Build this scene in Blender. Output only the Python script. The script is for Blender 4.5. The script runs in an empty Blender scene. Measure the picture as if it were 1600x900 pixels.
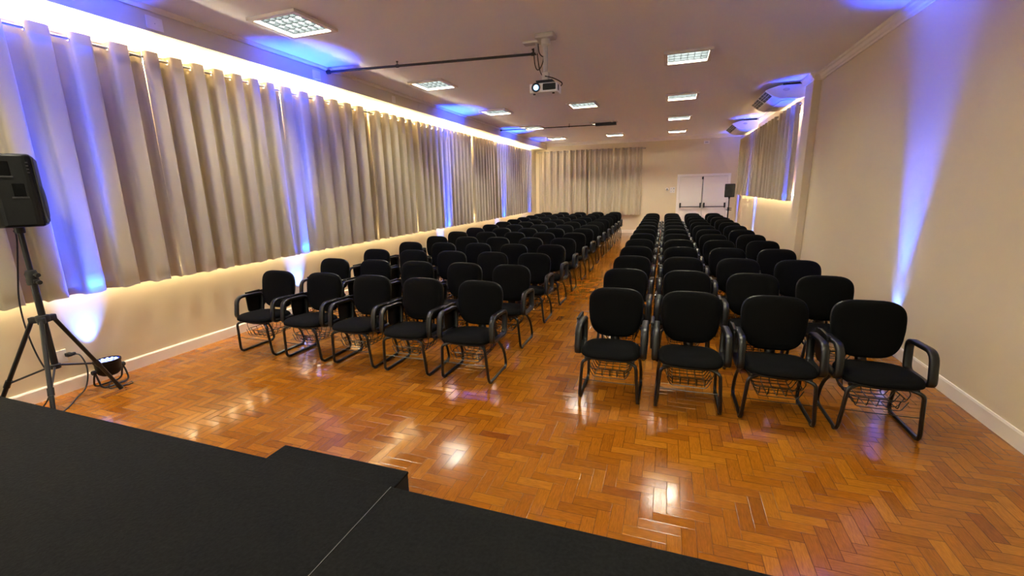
import bpy, bmesh, math, random
from mathutils import Vector, Matrix
random.seed(7)
S = bpy.context.scene
COL = S.collection
PI = math.pi

# ------------------------------------------------------------------ camera, world, exposure
cam_d = bpy.data.cameras.new('camera'); cam = bpy.data.objects.new('camera', cam_d); COL.objects.link(cam)
cam_d.sensor_width = 36.0; cam_d.lens = 688.21 / 1600 * 36; cam_d.clip_start = 0.05
F = Vector((-0.32522555, 0.92033458, -0.21728463)); RT = Vector((0.9442327, 0.32856921, -0.02160755)); UP = Vector((-0.05150687, 0.21219457, 0.9758691))
cam.matrix_world = Matrix(((RT.x, UP.x, -F.x, 0), (RT.y, UP.y, -F.y, 0), (RT.z, UP.z, -F.z, 1.74), (0, 0, 0, 1)))
S.camera = cam
w = bpy.data.worlds.new('world'); S.world = w; w.use_nodes = True
w.node_tree.nodes['Background'].inputs[0].default_value = (0.02, 0.02, 0.025, 1)
S.view_settings.view_transform = 'Standard'; S.view_settings.look = 'None'
S.view_settings.gamma = 1; S.view_settings.use_curve_mapping = False
S.view_settings.exposure = 2.26
S.cycles.use_denoising = True
S.cycles.max_bounces = 10; S.cycles.diffuse_bounces = 6; S.cycles.glossy_bounces = 4
S.cycles.sample_clamp_indirect = 6.0
S.cycles.caustics_reflective = False; S.cycles.caustics_refractive = False

# light levels of the room's lamps; the added low strips scale from these
TUBE_L = 66.0          # fluorescent tubes in the ceiling luminaires
STRIP_L = 70.0         # warm light line behind the left curtains
STRIP_R = 10.0         # paler light line behind the right curtains
PAR_W = 1250.0           # blue uplights
PROJ_W = 1800.0        # the projector's beam on to the wall behind the stage
TUBE_C = (1.0, 0.93, 0.68); STRIP_C = (1.0, 0.88, 0.60); STRIP_RC = (1.0, 0.84, 0.60); PAR_C = (0.010, 0.065, 1.0)

# ------------------------------------------------------------------ materials
def mat(name, col, rough=0.6, metal=0.0, spec=0.5, noise=None, bump=0.0, bscale=60.0, emit=None, coat=0.0, sheen=0.0):
    m = bpy.data.materials.new(name); m.use_nodes = True
    nt = m.node_tree; b = nt.nodes['Principled BSDF']
    b.inputs['Base Color'].default_value = (*col, 1); b.inputs['Roughness'].default_value = rough
    b.inputs['Metallic'].default_value = metal; b.inputs['Specular IOR Level'].default_value = spec
    b.inputs['Coat Weight'].default_value = coat
    b.inputs['Sheen Weight'].default_value = sheen
    if emit:
        b.inputs['Emission Color'].default_value = (*emit[0], 1); b.inputs['Emission Strength'].default_value = emit[1]
    tc = nt.nodes.new('ShaderNodeTexCoord')
    if noise:
        n = nt.nodes.new('ShaderNodeTexNoise'); n.inputs['Scale'].default_value = noise[0]; n.inputs['Detail'].default_value = 4
        r = nt.nodes.new('ShaderNodeMapRange'); r.inputs[3].default_value = 1 - noise[1]; r.inputs[4].default_value = 1 + noise[1]
        mx = nt.nodes.new('ShaderNodeVectorMath'); mx.operation = 'SCALE'; mx.inputs[0].default_value = col
        nt.links.new(tc.outputs['Object'], n.inputs['Vector']); nt.links.new(n.outputs['Fac'], r.inputs[0])
        nt.links.new(r.outputs[0], mx.inputs['Scale']); nt.links.new(mx.outputs[0], b.inputs['Base Color'])
    if bump:
        n2 = nt.nodes.new('ShaderNodeTexNoise'); n2.inputs['Scale'].default_value = bscale; n2.inputs['Detail'].default_value = 3
        bp = nt.nodes.new('ShaderNodeBump'); bp.inputs['Strength'].default_value = bump; bp.inputs['Distance'].default_value = 0.004
        nt.links.new(tc.outputs['Object'], n2.inputs['Vector']); nt.links.new(n2.outputs['Fac'], bp.inputs['Height'])
        nt.links.new(bp.outputs[0], b.inputs['Normal'])
    return m

def parquet():
    m = bpy.data.materials.new('herringbone_parquet'); m.use_nodes = True
    nt = m.node_tree; N = nt.nodes; L = nt.links; b = N['Principled BSDF']
    def M(op, a, c=None, d=None):
        n = N.new('ShaderNodeMath'); n.operation = op
        for k, v in enumerate((a, c, d)):
            if v is None: continue
            if isinstance(v, (int, float)): n.inputs[k].default_value = v
            else: L.new(v, n.inputs[k])
        return n.outputs[0]
    def mix(f, a, c):   # a where f=0, c where f=1
        return M('ADD', M('MULTIPLY', a, M('SUBTRACT', 1.0, f)), M('MULTIPLY', c, f))
    W = 0.072
    tc = N.new('ShaderNodeTexCoord'); sp = N.new('ShaderNodeSeparateXYZ'); L.new(tc.outputs['Object'], sp.inputs[0])
    u = M('DIVIDE', M('ADD', sp.outputs[0], 20.01), W); v = M('DIVIDE', M('ADD', sp.outputs[1], 20.03), W)
    i = M('FLOOR', u); j = M('FLOOR', v); fu = M('FRACT', u); fv = M('FRACT', v)
    d = M('FLOORED_MODULO', M('SUBTRACT', i, j), 6.0)
    vert = M('GREATER_THAN', d, 2.5)
    k = M('SUBTRACT', 5.0, d)
    along = mix(vert, M('ADD', fu, d), M('ADD', fv, k))
    across = mix(vert, fv, fu)
    ix = mix(vert, M('SUBTRACT', i, d), i); iy = mix(vert, j, M('SUBTRACT', j, k))
    e = M('MINIMUM', M('MINIMUM', across, M('SUBTRACT', 1.0, across)), M('MINIMUM', along, M('SUBTRACT', 3.0, along)))
    e = M('MULTIPLY', e, W)
    gap = N.new('ShaderNodeMapRange'); gap.interpolation_type = 'SMOOTHSTEP'
    gap.inputs[1].default_value = 0.0005; gap.inputs[2].default_value = 0.0030; L.new(e, gap.inputs[0])
    cid = N.new('ShaderNodeCombineXYZ'); L.new(ix, cid.inputs[0]); L.new(iy, cid.inputs[1]); L.new(vert, cid.inputs[2])
    wn = N.new('ShaderNodeTexWhiteNoise'); wn.noise_dimensions = '3D'; L.new(cid.outputs[0], wn.inputs['Vector'])
    ramp = N.new('ShaderNodeValToRGB'); cr = ramp.color_ramp
    cr.elements[0].position = 0.0; cr.elements[0].color = (0.20, 0.052, 0.007, 1)
    cr.elements[1].position = 1.0; cr.elements[1].color = (0.37, 0.136, 0.010, 1)
    for p_, c_ in ((0.006, (0.21, 0.058, 0.007)), (0.012, (0.24, 0.073, 0.005)), (0.30, (0.285, 0.091, 0.006)), (0.75, (0.32, 0.109, 0.007))):
        el = cr.elements.new(p_); el.color = (*c_, 1)
    L.new(wn.outputs['Value'], ramp.inputs[0])
    sc = N.new('ShaderNodeSeparateColor'); L.new(wn.outputs['Color'], sc.inputs[0])
    gv = N.new('ShaderNodeCombineXYZ'); L.new(M('MULTIPLY', along, 0.9), gv.inputs[0]); L.new(M('MULTIPLY', across, 7.0), gv.inputs[1]); L.new(M('MULTIPLY', sc.outputs[0], 90.0), gv.inputs[2])
    gn = N.new('ShaderNodeTexNoise'); gn.inputs['Scale'].default_value = 1.6; gn.inputs['Detail'].default_value = 6; gn.inputs['Distortion'].default_value = 0.6
    L.new(gv.outputs[0], gn.inputs['Vector'])
    gr = N.new('ShaderNodeMapRange'); gr.inputs[1].default_value = 0.25; gr.inputs[2].default_value = 0.75; gr.inputs[3].default_value = 0.72; gr.inputs[4].default_value = 1.22
    L.new(gn.outputs['Fac'], gr.inputs[0])
    shade = M('MULTIPLY', gr.outputs[0], mix(gap.outputs[0], 0.36, 1.0))
    vm = N.new('ShaderNodeVectorMath'); vm.operation = 'SCALE'; L.new(ramp.outputs[0], vm.inputs[0]); L.new(shade, vm.inputs['Scale'])
    L.new(vm.outputs[0], b.inputs['Base Color'])
    L.new(M('ADD', 0.085, M('MULTIPLY', sc.outputs[1], 0.07)), b.inputs['Roughness'])
    b.inputs['Specular IOR Level'].default_value = 0.45
    # every block lies at its own very slight tilt
    tv = N.new('ShaderNodeVectorMath'); tv.operation = 'SUBTRACT'; L.new(wn.outputs['Color'], tv.inputs[0]); tv.inputs[1].default_value = (0.5, 0.5, 0.5)
    ts = N.new('ShaderNodeVectorMath'); ts.operation = 'SCALE'; L.new(tv.outputs[0], ts.inputs[0]); ts.inputs['Scale'].default_value = 0.014
    ge = N.new('ShaderNodeNewGeometry')
    ta = N.new('ShaderNodeVectorMath'); ta.operation = 'ADD'; L.new(ge.outputs['Normal'], ta.inputs[0]); L.new(ts.outputs[0], ta.inputs[1])
    tn = N.new('ShaderNodeVectorMath'); tn.operation = 'NORMALIZE'; L.new(ta.outputs[0], tn.inputs[0])
    bp = N.new('ShaderNodeBump'); bp.inputs['Strength'].default_value = 0.35; bp.inputs['Distance'].default_value = 0.0012
    L.new(M('ADD', gap.outputs[0], M('MULTIPLY', gn.outputs['Fac'], 0.12)), bp.inputs['Height']); L.new(tn.outputs[0], bp.inputs['Normal'])
    L.new(bp.outputs[0], b.inputs['Normal'])
    return m

M_ = {}
M_['parquet'] = parquet()
M_['wall'] = mat('cream_paint', (0.70, 0.60, 0.425), 0.62, noise=(1.4, 0.03), bump=0.10, bscale=35)
M_['ceil'] = mat('ceiling_paint', (0.90, 0.89, 0.91), 0.7, bump=0.05, bscale=20)
M_['trim'] = mat('white_trim_paint', (0.86, 0.80, 0.73), 0.4)
M_['beam'] = mat('beam_paint', (0.68, 0.60, 0.46), 0.6, bump=0.06, bscale=30)
M_['curtain'] = mat('beige_curtain_cloth', (0.52, 0.45, 0.325), 0.75, spec=0.25, bump=0.25, bscale=260, sheen=0.25)
M_['ring'] = mat('eyelet_metal', (0.80, 0.78, 0.74), 0.22, metal=1.0)
M_['rod'] = mat('grey_rod_metal', (0.42, 0.41, 0.42), 0.35, metal=0.8)
M_['carpet'] = mat('black_stage_carpet', (0.0075, 0.0078, 0.0078), 0.95, spec=0.12, noise=(62, 0.9), bump=1.0, bscale=75)
M_['seam'] = mat('pale_joint_strip', (0.16, 0.155, 0.15), 0.7)
M_['fabric'] = mat('black_fabric', (0.0026, 0.0027, 0.0028), 0.9, spec=0.10, bump=0.25, bscale=500)
M_['plastic'] = mat('black_plastic', (0.0038, 0.0043, 0.0047), 0.36, bump=0.05, bscale=300)
M_['frame'] = mat('black_painted_steel', (0.0045, 0.0045, 0.005), 0.28)
M_['spk'] = mat('speaker_plastic', (0.0016, 0.0016, 0.0018), 0.45, spec=0.3, bump=0.2, bscale=260)
M_['void'] = mat('recess_black', (0.0006, 0.0006, 0.0006), 0.7, spec=0.1)
M_['spklip'] = mat('speaker_edge_plastic', (0.02, 0.02, 0.021), 0.4)
M_['grille'] = mat('speaker_grille', (0.01, 0.01, 0.01), 0.6, bump=0.5, bscale=400)
M_['alu'] = mat('dark_stand_metal', (0.022, 0.022, 0.024), 0.3, metal=0.3)
M_['white'] = mat('white_plastic', (0.78, 0.76, 0.74), 0.4)
M_['doorp'] = mat('white_door_paint', (0.90, 0.86, 0.83), 0.45)
M_['lum'] = mat('luminaire_white_steel', (0.72, 0.66, 0.60), 0.4)
M_['louver'] = mat('louver_matt_grey', (0.011, 0.0135, 0.017), 0.9, spec=0.0)
M_['refl'] = mat('luminaire_reflector', (0.3, 0.32, 0.36), 0.6, spec=0.1)
M_['tube'] = mat('fluorescent_tube', (0.9, 0.9, 0.9), 0.3, emit=(TUBE_C, TUBE_L))
M_['strip'] = mat('warm_led_line', (0.9, 0.9, 0.9), 0.3, emit=(STRIP_C, STRIP_L))
M_['striplow'] = mat('added_warm_led_line_low', (0.9, 0.9, 0.9), 0.3, emit=(STRIP_C, STRIP_L * .15))  # unseen low strip, added so light spills out below the left hems
M_['stripr2'] = mat('added_pale_led_line_low', (0.9, 0.9, 0.9), 0.3, emit=(STRIP_RC, STRIP_R * 1.3))  # unseen as well, added for the glow under the right-hand hems
M_['stripr'] = mat('pale_led_line', (0.9, 0.9, 0.9), 0.3, emit=(STRIP_RC, STRIP_R))
M_['lens'] = mat('lit_blue_lens', (0.05, 0.08, 0.4), 0.2, emit=((0.006, 0.04, 1.0), 0.5))
M_['led'] = mat('lit_led_dots', (0.8, 0.9, 1.0), 0.2, emit=((0.45, 0.68, 1.0), 0.28))
M_['grey'] = mat('grey_pole_paint', (0.50, 0.48, 0.48), 0.4)
M_['proj'] = mat('projector_shell', (0.80, 0.82, 0.86), 0.35)
M_['projlens'] = mat('lit_projector_lens', (0.5, 0.8, 1), 0.1, emit=((0.30, 0.62, 1.0), 1.6))
M_['dark'] = mat('dark_vent_plastic', (0.015, 0.016, 0.018), 0.45)
M_['rubber'] = mat('black_rubber', (0.010, 0.010, 0.010), 0.6)
M_['acw'] = mat('air_conditioner_shell', (0.76, 0.73, 0.72), 0.35)
M_['wood'] = mat('stage_side_board', (0.012, 0.012, 0.012), 0.8, bump=0.2, bscale=60)

# ------------------------------------------------------------------ mesh helpers
def obj(name, bm, m, parent=None, smooth=False, loc=None):
    me = bpy.data.meshes.new(name); bm.normal_update(); bm.to_mesh(me); bm.free()
    for mm in (m if isinstance(m, (list, tuple)) else [m]): me.materials.append(mm)
    if smooth:
        for p in me.polygons: p.use_smooth = True
        try: me.set_sharp_from_angle(angle=math.radians(42))
        except Exception: pass
    o = bpy.data.objects.new(name, me); COL.objects.link(o)
    if loc: o.location = loc
    if parent: o.parent = parent
    return o
def thing(name, label, cat, loc=(0, 0, 0), rz=0.0, group=None):
    o = bpy.data.objects.new(name, None); COL.objects.link(o); o.location = loc; o.rotation_euler = (0, 0, rz)
    o.empty_display_size = 0.1
    return tag(o, label, cat, group)
def tag(o, label, cat, group=None):
    o['label'] = label; o['category'] = cat
    if group: o['group'] = group
    return o
def struct(name, bm, m, parent=None, smooth=False):
    o = obj(name, bm, m, parent, smooth)
    if parent is None: o['kind'] = 'structure'
    return o
def dup(root, loc, label, rz=None):
    r = root.copy(); COL.objects.link(r); r.location = loc; r['label'] = label
    if rz is not None: r.rotation_euler = (0, 0, rz)
    for ch in list(root.children):
        c = ch.copy(); COL.objects.link(c); c.parent = r
        for g in list(ch.children):
            d = g.copy(); COL.objects.link(d); d.parent = c
    return r
def B(): return bmesh.new()
def box(bm, x0, x1, y0, y1, z0, z1, bev=0.0, seg=2, mi=0, mtx=None):
    t = bmesh.new() if bev else bm
    vs = [t.verts.new((x, y, z)) for x in (x0, x1) for y in (y0, y1) for z in (z0, z1)]
    fs = []
    for q in ((0, 1, 3, 2), (4, 6, 7, 5), (0, 4, 5, 1), (2, 3, 7, 6), (0, 2, 6, 4), (1, 5, 7, 3)):
        f = t.faces.new([vs[a] for a in q]); f.material_index = mi; fs.append(f)
    if bev:
        bmesh.ops.bevel(t, geom=list(t.edges), offset=bev, segments=seg, affect='EDGES', profile=0.5)
        for f in t.faces: f.material_index = mi
        if mtx: t.transform(mtx)
        merge(bm, t)
    elif mtx:
        for q in vs: q.co = mtx @ q.co
    return bm
def merge(bm, t):
    mp = {v: bm.verts.new(v.co) for v in t.verts}
    for f in t.faces:
        g = bm.faces.new([mp[v] for v in f.verts]); g.material_index = f.material_index; g.smooth = f.smooth
    t.free()
def tube(bm, pts, r, n=8, closed=False, cap=True, mi=0):
    pts = [Vector(p) for p in pts]; m = len(pts); rings = []
    up = None
    for k in range(m):
        a = pts[(k - 1) % m] if (closed or k > 0) else pts[k]; c = pts[(k + 1) % m] if (closed or k < m - 1) else pts[k]
        t = (c - a).normalized()
        if up is None:
            up = Vector((0, 0, 1)) if abs(t.z) < 0.9 else Vector((1, 0, 0))
        s = t.cross(up)
        if s.length < 1e-6: s = t.cross(Vector((0, 1, 0)))
        s.normalize(); q = s.cross(t).normalized(); up = q
        rr = r[k] if isinstance(r, (list, tuple)) else r
        rings.append([bm.verts.new(pts[k] + rr * (math.cos(2 * PI * i / n) * s + math.sin(2 * PI * i / n) * q)) for i in range(n)])
    for k in range(m if closed else m - 1):
        A, C = rings[k], rings[(k + 1) % m]
        off = 0
        if closed and k == m - 1:
            off = min(range(n), key=lambda o_: (A[0].co - C[o_].co).length)
        for i in range(n):
            f = bm.faces.new([A[i], A[(i + 1) % n], C[(i + 1 + off) % n], C[(i + off) % n]]); f.material_index = mi; f.smooth = True
    if cap and not closed:
        bm.faces.new(rings[0][::-1]).material_index = mi; bm.faces.new(rings[-1]).material_index = mi
    return bm
def fillet(pts, r, n=5, closed=False):
    pts = [Vector(p) for p in pts]; out = []; m = len(pts)
    for k in range(m):
        if not closed and k in (0, m - 1): out.append(pts[k]); continue
        p = pts[k]; a = pts[(k - 1) % m]; c = pts[(k + 1) % m]
        rr = r[k] if isinstance(r, (list, tuple)) else r
        d1 = (a - p); d2 = (c - p); l = min(rr, d1.length * 0.48, d2.length * 0.48)
        s = p + d1.normalized() * l; e = p + d2.normalized() * l
        for q in range(n + 1):
            t = q / n; out.append((1 - t) ** 2 * s + 2 * t * (1 - t) * p + t * t * e)
    return out
def sweep(bm, pts, sec, side, closed=True, mi=0):
    """sweep a closed 2d section (side, outward) round a path lying in a plane whose normal is `side`"""
    pts = [Vector(p) for p in pts]; side = Vector(side); m = len(pts); rings = []
    for k in range(m):
        a = pts[(k - 1) % m] if closed or k else pts[k]; c = pts[(k + 1) % m] if closed or k < m - 1 else pts[k]
        t = (c - a).normalized(); o = t.cross(side).normalized()
        rings.append([bm.verts.new(pts[k] + side * s_ + o * q_) for s_, q_ in sec])
    n = len(sec)
    for k in range(m if closed else m - 1):
        A, C = rings[k], rings[(k + 1) % m]
        for i in range(n):
            f = bm.faces.new([A[i], A[(i + 1) % n], C[(i + 1) % n], C[i]]); f.material_index = mi; f.smooth = True
    if not closed:
        bm.faces.new(rings[0][::-1]); bm.faces.new(rings[-1])
    return bm
def lathe(bm, prof, n=24, mtx=None, mi=0):
    rings = []
    for r, z in prof:
        if r < 1e-6: rings.append([bm.verts.new((0, 0, z))])
        else: rings.append([bm.verts.new((r * math.cos(2 * PI * i / n), r * math.sin(2 * PI * i / n), z)) for i in range(n)])
    new = [v for R in rings for v in R]
    for A, C in zip(rings, rings[1:]):
        for i in range(n):
            q = [A[i % len(A)], A[(i + 1) % len(A)], C[(i + 1) % len(C)], C[i % len(C)]]
            q = list(dict.fromkeys(q))
            if len(q) > 2:
                f = bm.faces.new(q); f.material_index = mi; f.smooth = True
    if mtx:
        for v in new: v.co = mtx @ v.co
    return bm
def prism(bm, poly, axis, a, c, mi=0, bev=0.0):
    """extrude polygon: axis 'y' -> poly in (x,z); axis 'z' -> poly in (x,y); axis 'x' -> poly in (y,z)"""
    t = bmesh.new()
    def P(p, d): return {'y': (p[0], d, p[1]), 'z': (p[0], p[1], d), 'x': (d, p[0], p[1])}[axis]
    A = [t.verts.new(P(p, a)) for p in poly]; C = [t.verts.new(P(p, c)) for p in poly]; n = len(poly)
    t.faces.new(A); t.faces.new(C[::-1])
    for i in range(n): t.faces.new([A[i], C[i], C[(i + 1) % n], A[(i + 1) % n]])
    bmesh.ops.recalc_face_normals(t, faces=t.faces)
    if bev: bmesh.ops.bevel(t, geom=list(t.edges), offset=bev, segments=2, affect='EDGES', profile=0.5)
    for f in t.faces: f.material_index = mi
    merge(bm, t); return bm

# ------------------------------------------------------------------ the room
XL, XR, YF, YN, ZC = -5.16, 2.265, 17.86, -3.2, 3.50
BX, BZ = -4.705, 3.275            # dropped beam along the left wall
struct('floor', box(B(), XL - .2, XR + .2, YN - .2, YF + .2, -0.1, 0.0), M_['parquet'])
LUM_X = (-3.82, -1.83, .15); LUM_Y = (1.15, 4.1, 7.08, 10.02, 12.95, 15.95)
LUM = [(x, y) for x in LUM_X for y in LUM_Y if not (x == -1.83 and y < 8)]
HO = .268
def ceiling_mesh():                     # slab with a square opening for each recessed luminaire
    bm = B(); xs = sorted([XL - .2, XR + .2] + [x + s * HO for x in LUM_X for s in (-1, 1)]); ys_ = sorted([YN - .2, YF + .2] + [y + s * HO for y in LUM_Y for s in (-1, 1)])
    V = {(i, j, z): bm.verts.new((x, y, z)) for i, x in enumerate(xs) for j, y in enumerate(ys_) for z in (ZC, ZC + .12)}
    hole = lambda i, j: any(xs[i] < x < xs[i + 1] and ys_[j] < y < ys_[j + 1] for x, y in LUM)
    for i in range(len(xs) - 1):
        for j in range(len(ys_) - 1):
            if hole(i, j):
                for (a, b_), (c, d) in (((i, j), (i + 1, j)), ((i + 1, j), (i + 1, j + 1)), ((i + 1, j + 1), (i, j + 1)), ((i, j + 1), (i, j))):
                    bm.faces.new([V[a, b_, ZC], V[c, d, ZC], V[c, d, ZC + .12], V[a, b_, ZC + .12]])
            else:
                for z in (ZC, ZC + .12): bm.faces.new([V[i, j, z], V[i + 1, j, z], V[i + 1, j + 1, z], V[i, j + 1, z]])
    bmesh.ops.recalc_face_normals(bm, faces=bm.faces); return bm
struct('ceiling', ceiling_mesh(), M_['ceil'])
struct('wall_left', box(B(), XL - .15, XL, YN - .15, YF + .15, 0, ZC), M_['wall'])
struct('wall_right', box(B(), XR, XR + .15, YN - .15, YF + .15, 0, ZC), M_['wall'])
struct('wall_near', box(B(), XL, XR, YN - .15, YN, 0, ZC), M_['wall'])
DX0, DX1, DZ = 0.27, 2.06, 2.16
bm = B(); box(bm, XL, DX0 + .06, YF, YF + .15, 0, ZC); box(bm, DX1 - .06, XR, YF, YF + .15, 0, ZC); box(bm, DX0 + .06, DX1 - .06, YF, YF + .15, DZ - .06, ZC)
struct('wall_far', bm, M_['wall'])
struct('trim_1', box(B(), XL, BX, YN, YF, BZ, ZC), M_['beam'])                     # dropped beam
bm = B(); prism(bm, [(BX, 3.455), (BX + .012, 3.455), (BX + .03, 3.48), (BX + .03, ZC), (BX, ZC)], 'y', YN, YF)
struct('trim_2', bm, M_['trim'])                                                   # thin moulding along the beam
CY0, CY1, CX = 9.0, 9.46, 2.15
struct('trim_3', box(B(), CX, XR, CY0, CY1, 0, ZC, .006), M_['wall'])              # pilaster on the right wall
def cornice(bm, a, c):      # a, c are points on the wall at ceiling; wall is to the right of a->c
    a = Vector(a); c = Vector(c); d = (c - a).normalized(); n = Vector((d.y, -d.x, 0)) * -1
    prof = [(0, 0.115), (.014, .115), (.020, .092), (.036, .078), (.052, .042), (.070, .030), (.075, 0.0), (0, 0)]
    A = [bm.verts.new(a + n * q + Vector((0, 0, -z))) for q, z in prof]; C = [bm.verts.new(c + n * q + Vector((0, 0, -z))) for q, z in prof]
    for i in range(len(prof)):
        bm.faces.new([A[i], A[(i + 1) % len(prof)], C[(i + 1) % len(prof)], C[i]])
    bm.faces.new(A[::-1]); bm.faces.new(C)
bm = B()
cornice(bm, (XR, YN, ZC), (XR, CY0, ZC)); cornice(bm, (XR + .0, CY0, ZC), (CX - .0, CY0, ZC)); cornice(bm, (CX, CY0 - .066, ZC), (CX, CY1 + .066, ZC))
cornice(bm, (CX, CY1, ZC), (XR, CY1, ZC)); cornice(bm, (XR, CY1, ZC), (XR, YF, ZC)); cornice(bm, (XR, YF, ZC), (BX, YF, ZC))
bmesh.ops.recalc_face_normals(bm, faces=bm.faces)
struct('trim_4', bm, M_['trim'])
def skirting(name, bm): struct(name, bm, M_['trim'])
prof = [(0, 0), (.016, 0), (.016, .108), (.010, .122), (0, .122)]
skirting('baseboard_left', prism(B(), [(XL + a, z) for a, z in prof], 'y', YN, YF))
bm = B(); prism(bm, [(XR - a, z) for a, z in prof], 'y', YN, CY0); prism(bm, [(XR - a, z) for a, z in prof], 'y', CY1, YF); prism(bm, [(CX - a, z) for a, z in prof], 'y', CY0 - .016, CY1 + .016)
box(bm, CX, XR, CY0 - .016, CY0, 0, .122); skirting('baseboard_right', bm)
bm = B(); box(bm, XL + .016, DX0 - .02, YF - .028, YF, 0, .122, .003); skirting('baseboard_far', bm)
struct('trim_5', box(B(), XL, -0.49, YF - .014, YF, .12, 3.17), M_['wall'])        # boarded-in panel behind the far curtains

# far double door
d1 = bpy.data.objects.new('door_1', None); COL.objects.link(d1); d1.location = ((DX0 + DX1) / 2, YF, 0); d1['kind'] = 'structure'
hw = (DX1 - DX0) / 2
bm = B()
for a, c in ((-hw, -hw + .085), (hw - .085, hw)): box(bm, a, c, -.035, .1, 0, DZ, .006)
box(bm, -hw, hw, -.036, .1, DZ - .085, DZ, .006); obj('door_frame', bm, M_['doorp'], d1)
for s in (-1, 1):
    a, c = (s * .006, s * (hw - .088)); a, c = min(a, c), max(a, c)
    bm = B(); box(bm, a, c, .0, .045, .01, DZ - .09, .004)
    box(bm, a + .07, c - .03, -.006, .0, 1.16, DZ - .15, .003); box(bm, a + .07, c - .03, -.006, .0, .12, .86, .003)
    lf = obj('door_leaf', bm, M_['doorp'], d1)
    bm = B(); x0, x1 = a + .06, c - .05
    tube(bm, [(x0, -.09, .99), (x1, -.09, .99)], .016, 10)
    for xx in (x0, x1):
        box(bm, xx - .028, xx + .028, -.05, 0, .95, 1.13, .012); box(bm, xx - .022, xx + .022, -.115, -.04, .96, 1.06, .012)
    o = obj('panic_bar', bm, M_['dark'], lf, True); o['label'] = 'black push bar'
bm = B(); tube(bm, [(-.025, -.02, 1.1), (-.025, -.02, DZ - .15)], .008, 8); box(bm, -.055, .005, -.05, 0, DZ - .19, DZ - .1, .008)
o = obj('latch_rod', bm, M_['dark'], d1); o['label'] = 'black vertical latch rod'
box_ = B(); box(box_, -.02, .02, -.03, 0, .98, 1.06, .006); o = obj('lock_plate', box_, M_['grey'], d1)

# ------------------------------------------------------------------ light lines behind the curtains
def light_line(name, x, y0, y1, z, m, sgn, label):
    t = thing(name, label, 'light strip', (x, y0, z))
    obj('glow_line', tube(B(), [(0, 0, 0), (0, (y1 - y0) / 2, 0), (0, y1 - y0, 0)], .010, 8), m, t, True)
    bm = B()
    y = .3
    while y < y1 - y0:
        box(bm, -.055 * sgn if sgn > 0 else 0, 0 if sgn > 0 else .055, y - .012, y + .012, -.006, .006); y += 1.2
    obj('bracket', bm, M_['white'], t)
    return t
light_line('light_strip', XL + .055, 0.2, 17.0, 3.085, M_['strip'], 1, 'warm glowing light line along the top of left wall behind curtains')
light_line('light_strip', XL + .05, 0.2, 16.5, 1.0, M_['striplow'], 1, 'added unseen warm light line low on left wall behind the curtain hems')
light_line('light_strip', XR - .05, 9.55, 16.4, 1.53, M_['stripr2'], -1, 'added unseen pale light line low on right wall behind the curtain hems')
light_line('light_strip', XR - .055, 9.55, 16.6, 2.98, M_['stripr'], -1, 'pale glowing light line on right wall behind the short curtains')

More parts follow.
